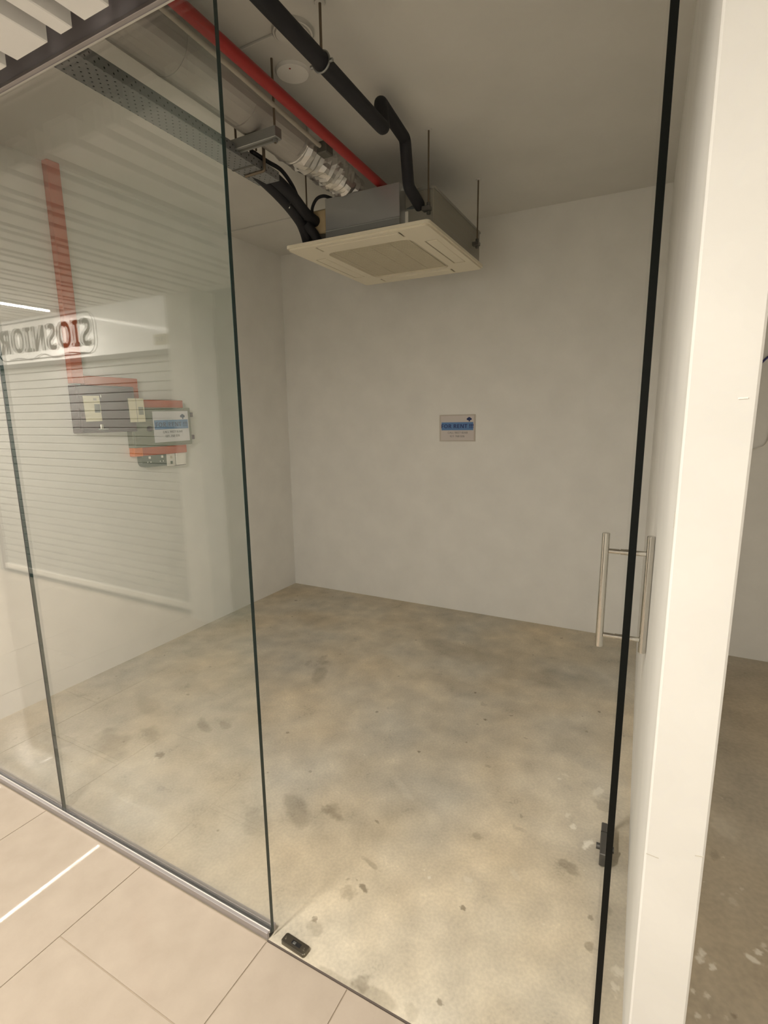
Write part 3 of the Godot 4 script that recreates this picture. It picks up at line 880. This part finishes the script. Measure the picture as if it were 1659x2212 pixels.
# ---------------------------------------------------------------- boxes and trunking on the left wall
func left_wall_services() -> void:
	var X := -3.107
	var t := thing("orange_trunking", "orange trunking dropping from the ceiling over the dark purple box", "trunking", Vector3(X, 0, 0))
	for r in [[1.82, 3.0, -0.945, -0.872], [1.812, 1.868, -1.304, -0.945], [1.735, 1.812, -1.304, -1.248], [1.681, 1.735, -1.656, -1.248]]:
		putspan("trunking_length", Vector3(0.0, r[0], r[2]), Vector3(0.045, r[1], r[3]), M.orange, t, 0.003)
	var o := thing("orange_trunking", "short orange trunking between the grey enclosure and the sockets", "trunking", Vector3(X, 0, 0))
	putspan("cover", Vector3(0, 1.368, -1.655), Vector3(0.05, 1.424, -1.226), M.orange, o, 0.003)
	putspan("end_cap", Vector3(0, 1.367, -1.29), Vector3(0.052, 1.425, -1.225), painted(rgb8(232, 118, 40), 0.04, 49, 2.0, 0.5, 0.0), o, 0.003)
	t = thing("distribution_box", "dark purple metal distribution box under the orange trunking", "electrical box", Vector3(X, 0, 0))
	putspan("body", Vector3(0, 1.532, -1.248), Vector3(0.075, 1.812, -0.868), M.purple, t, 0.004)
	putspan("door", Vector3(0.075, 1.542, -1.24), Vector3(0.082, 1.803, -0.878), M.purple, t, 0.003)
	putspan("latch", Vector3(0.082, 1.553, -1.005), Vector3(0.094, 1.583, -0.985), M.steel, t, 0.003)
	putspan("latch_plate", Vector3(0.082, 1.549, -1.04), Vector3(0.0845, 1.556, -0.975), M.zinc, t, 0.001)
	putspan("keyhole", Vector3(0.082, 1.742, -1.016), Vector3(0.085, 1.757, -1.010), M.steel, t, 0.001)
	t = thing("switch_enclosure", "olive grey metal enclosure between two orange trunkings", "electrical box", Vector3(X, 0, 0))
	putspan("body", Vector3(0, 1.424, -1.704), Vector3(0.058, 1.684, -1.222), M.greybox, t, 0.004)
	putspan("door", Vector3(0.058, 1.432, -1.690), Vector3(0.064, 1.676, -1.232), M.greybox, t, 0.003)
	for y in [1.635, 1.475]:
		putspan("hinge", Vector3(0.03, y - 0.016, -1.722), Vector3(0.066, y + 0.016, -1.700), M.purple, t, 0.003)
	put("latch", tube([Vector3(0.064, 1.545, -1.345), Vector3(0.072, 1.545, -1.345), Vector3(0.080, 1.545, -1.345)], [0.020, 0.020, 0.013], 16), M.purple, t)
	# paper labels on the boxes
	var p := thing("paper_label", "white paper label on the dark purple box, at its hinge side", "label", Vector3(X + 0.0825, 1.675, -0.953), "paper labels")
	put("sheet", box(Vector3(0.0012, 0.15, 0.102)), M.cream, p, Vector3.ZERO, Vector3(0.03, 0, 0))
	put("print", box(Vector3(0.0004, 0.05, 0.036)), M.greyink, p, Vector3(0.0008, 0.002, -0.03))
	put("print", box(Vector3(0.0004, 0.014, 0.02)), M.sleeve, p, Vector3(0.0008, 0.055, -0.02))
	p = thing("paper_label", "white paper label bridging the purple box and the grey enclosure", "label", Vector3(X + 0.0845, 1.666, -1.249), "paper labels")
	put("sheet", box(Vector3(0.0012, 0.15, 0.112)), M.cream, p, Vector3.ZERO, Vector3(0.02, 0, 0))
	put("fold", box(Vector3(0.0006, 0.148, 0.002)), M.greyink, p, Vector3(0.0005, 0, 0.002))
	put("print", box(Vector3(0.0004, 0.05, 0.036)), mat(rgb8(150, 148, 132), 0.7), p, Vector3(0.0008, -0.004, -0.03))
	# sockets and switches under the lower trunking
	t = thing("socket_box", "grey double socket with rounded lower corners below the orange trunking", "socket", Vector3(X, 0, 0))
	var st := start()
	var pts := [Vector2(-1.475, 1.368), Vector2(-1.475, 1.288)]
	for k in 7:
		var a := PI * 0.5 * k / 6.0
		pts.append(Vector2(-1.318 + sin(a) * 0.038, 1.326 - cos(a) * 0.038))
	pts.append(Vector2(-1.28, 1.368))
	var front := []
	var back := []
	for q in pts:
		front.append(Vector3(0.045, q.y, q.x))
		back.append(Vector3(0.0, q.y, q.x))
	poly(st, front, Vector3.RIGHT)
	for k in pts.size():
		var k2 := (k + 1) % pts.size()
		var mid: Vector2 = (pts[k] + pts[k2]) / 2.0 - Vector2(-1.38, 1.33)
		poly(st, [front[k], front[k2], back[k2], back[k]], Vector3(0, mid.y, mid.x))
	put("body", st.commit(), M.greyplastic, t)
	for z in [-1.335, -1.435]:
		putspan("rocker", Vector3(0.045, 1.345, z - 0.012), Vector3(0.050, 1.361, z + 0.004), M.whiteplastic, t, 0.001)
		for sz in [-0.012, 0.012]:
			putspan("pin_slot", Vector3(0.0445, 1.318, z + sz - 0.003), Vector3(0.0458, 1.326, z + sz + 0.003), M.whiteplastic, t)
	t = thing("wall_switch", "white plate with a small grey switch beside the grey socket", "switch", Vector3(X, 0, 0))
	putspan("plate", Vector3(0, 1.283, -1.553), Vector3(0.043, 1.368, -1.478), M.whiteplastic, t, 0.003)
	putspan("rocker", Vector3(0.043, 1.296, -1.524), Vector3(0.048, 1.316, -1.508), M.greyplastic, t, 0.001)
	putspan("rocker", Vector3(0.043, 1.335, -1.524), Vector3(0.048, 1.352, -1.508), M.acgrille, t, 0.001)
	t = thing("blank_plate", "blank white plate at the end of the socket row", "blank plate", Vector3(X, 0, 0))
	putspan("plate", Vector3(0, 1.283, -1.648), Vector3(0.043, 1.368, -1.560), M.whiteplastic, t, 0.003)
	putspan("painted_shadow", Vector3(0, 1.279, -1.645), Vector3(0.038, 1.283, -1.563), M.purple, t)  # solid dark strip, coloured as the shadow under the plate

# ---------------------------------------------------------------- rental notices
func notice(label: String, at: Vector3, rot: Vector3, sleeve: bool) -> void:
	var n := thing("rental_notice", label, "notice", at, "rental notices")
	n.rotation = rot
	if sleeve:
		put("sleeve", box(Vector3(0.297, 0.208, 0.002), 0.0006), M.sleeve, n, Vector3(0, 0, 0.001))
	put("sheet", box(Vector3(0.272, 0.190, 0.0012)) if sleeve else box(Vector3(0.297, 0.208, 0.0014)), M.sleevedpaper if sleeve else M.paper, n, Vector3(0, 0, 0.0022 if sleeve else 0.0008))
	put("blue_band", box(Vector3(0.262 if sleeve else 0.282, 0.062, 0.0006)), M.blueband, n, Vector3(0, 0.014, 0.003))
	letters("FOR RENT !!!", 0.030, M.blueink, n, Vector3(0.0, 0.014, 0.0038), Vector3.ZERO, "headline", 1.12)
	letters("CALL 9827 8268", 0.0145, M.greyink, n, Vector3(0.004, -0.036, 0.0034), Vector3.ZERO, "phone_line", 1.15, false)
	letters("021 768 026", 0.0145, M.greyink, n, Vector3(0.0, -0.064, 0.0034), Vector3.ZERO, "phone_line", 1.1, false)
	# a little round emblem with a stem, at the upper right corner
	put("emblem", tube([Vector3(0, 0, 0), Vector3(0, 0, 0.0008)], 0.0135, 18), M.blueink, n, Vector3(0.098, 0.070, 0.0028))
	put("emblem_side", tube([Vector3(0, 0, 0), Vector3(0, 0, 0.0008)], 0.0085, 14), M.blueink, n, Vector3(0.086, 0.068, 0.0028))
	put("emblem_side", tube([Vector3(0, 0, 0), Vector3(0, 0, 0.0008)], 0.0085, 14), M.blueink, n, Vector3(0.110, 0.068, 0.0028))
	put("emblem_stem", box(Vector3(0.010, 0.014, 0.0008)), M.blueink, n, Vector3(0.099, 0.056, 0.0032))

func notices() -> void:
	notice("laminated rental notice with a blue band on the plain rear wall", Vector3(-1.456, 1.507, -2.915), Vector3(0, 0.0139, 0.01), true)
	notice("white rental notice with a blue band on the grey enclosure", Vector3(-3.107 + 0.0655, 1.556, -1.525), Vector3(0, PI / 2, 0.01), false)

# ---------------------------------------------------------------- the other side of the corridor (mirrored in the glass)
func opposite_front() -> void:
	var Z := 1.8
	var s := span(Vector3(-8.6, 2.52, Z), Vector3(3.6, 3.2, Z + 0.1))
	structure("wall_opposite", s[0], M.wall, s[1], "white bulkhead above the shopfronts opposite", "wall")
	s = span(Vector3(-8.6, -0.1, Z), Vector3(-6.25, 2.52, Z + 0.1))
	structure("wall_opposite", s[0], M.wall, s[1], "white wall beside the roller shutter opposite", "wall")
	s = span(Vector3(-3.32, -0.1, Z - 0.05), Vector3(-3.06, 2.52, Z + 0.2), 0.004)
	structure("wall_opposite", s[0], M.wall, s[1], "white pillar between the roller shutter and the service door opposite", "pillar")
	s = span(Vector3(-1.6, -0.1, Z), Vector3(3.6, 2.52, Z + 0.1))
	structure("wall_opposite", s[0], M.wall, s[1], "long white wall opposite the open unit, added out of view to bounce light into it", "wall")  # unseen wall, put in white to bounce light into the unit
	# a recess with a dark service door beside the pillar
	var sd := setting("door_3", "dull grey double service door in the recess beside the white pillar opposite", "door", Vector3(-2.33, 0, Z + 0.17))
	var leafpaint := mat(rgb8(62, 62, 56), 0.6)
	put("frame_panel", box(Vector3(1.46, 2.54, 0.04)), leafpaint, sd, Vector3(0, 1.26, 0.03))
	for e in [-1, 1]:
		var leaf := put("leaf", box(Vector3(0.705, 2.4, 0.04), 0.004), leafpaint, sd, Vector3(e * 0.357, 1.21, -0.005))
		put("handle", tube(rounded([Vector3(-e * 0.30, -0.14, -0.02), Vector3(-e * 0.30, -0.14, -0.06), Vector3(-e * 0.30, 0.10, -0.06), Vector3(-e * 0.30, 0.10, -0.02)], 0.012, 3), 0.008, 10), M.steel, leaf)
		for y in [-0.95, 0.0, 0.95]:
			put("hinge", tube([Vector3(e * 0.352, y - 0.05, -0.022), Vector3(e * 0.352, y + 0.05, -0.022)], 0.008, 10), M.zinc, leaf)
	# roller shutter
	var sh := setting("door_2", "closed white roller shutter of narrow slats opposite", "roller shutter", Vector3(-4.785, 0, Z + 0.04))
	var slat := box(Vector3(2.93, 0.067, 0.016), 0.004)
	for k in 28:
		put("slat", slat, M.shutter, sh, Vector3(0, 0.085 + 0.0375 + k * 0.0725, 0))
	put("bottom_rail", box(Vector3(2.93, 0.06, 0.03), 0.004), M.whiteplastic, sh, Vector3(0, 0.058, -0.006))
	put("bottom_seal", box(Vector3(2.93, 0.028, 0.05)), M.black, sh, Vector3(0, 0.014, -0.01))
	for e in [-1, 1]:
		put("guide_rail", box(Vector3(0.06, 2.12, 0.07), 0.004), M.aluminium, sh, Vector3(e * 1.475, 1.06, -0.005))
	put("backing", box(Vector3(2.95, 2.5, 0.02)), M.greyplastic, sh, Vector3(0, 1.25, 0.025))
	# sign panel above the shutter
	s = span(Vector3(-6.25, 2.09, Z - 0.01), Vector3(-3.32, 2.13, Z + 0.06), 0.004)
	structure("trim_7", s[0], mat(rgb8(70, 70, 66), 0.6), s[1], "grey sill between the roller shutter and the sign panel", "sill")
	var sp := thing("sign_panel", "glossy light sign panel with an added glow and grey letters above the roller shutter", "sign", Vector3(-4.785, 2.325, Z + 0.01))
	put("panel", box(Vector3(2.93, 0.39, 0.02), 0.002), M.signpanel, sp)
	for dx in [-0.007, 0.0, 0.007]:   # thick strokes
		letters("SIOSNIOR", 0.215, M.signgrey, sp, Vector3(-0.19 + dx, 0.0, -0.0125), Vector3(0, PI, 0), "lettering", 0.98, true, 0.004)
	var frame := []
	for q in rrect(0.74, 0.165, 0.10, 0.0):
		frame.append(Vector3(q.x - 0.19, q.z, -0.012))
	frame.append(frame[0])
	put("outline", tube(frame, 0.005, 8), M.signgrey, sp)
	var wave := []
	for k in 60:
		var u := k / 59.0
		wave.append(Vector3(-0.75 + u * 1.15, -0.155 + 0.022 * sin(u * 17.0) * sin(u * PI), -0.0125))
	put("wave", tube(wave, 0.004, 6), M.signgrey, sp)
	var ex := thing("door_number_box", "small cream lettered box at the corner of the sign panel", "sign", Vector3(-3.44, 2.20, Z - 0.012))
	put("case", box(Vector3(0.13, 0.075, 0.024), 0.003), M.cream, ex)
	letters("EXIT", 0.035, M.greyink, ex, Vector3(0, 0, -0.0125), Vector3(0, PI, 0), "lettering", 1.0)
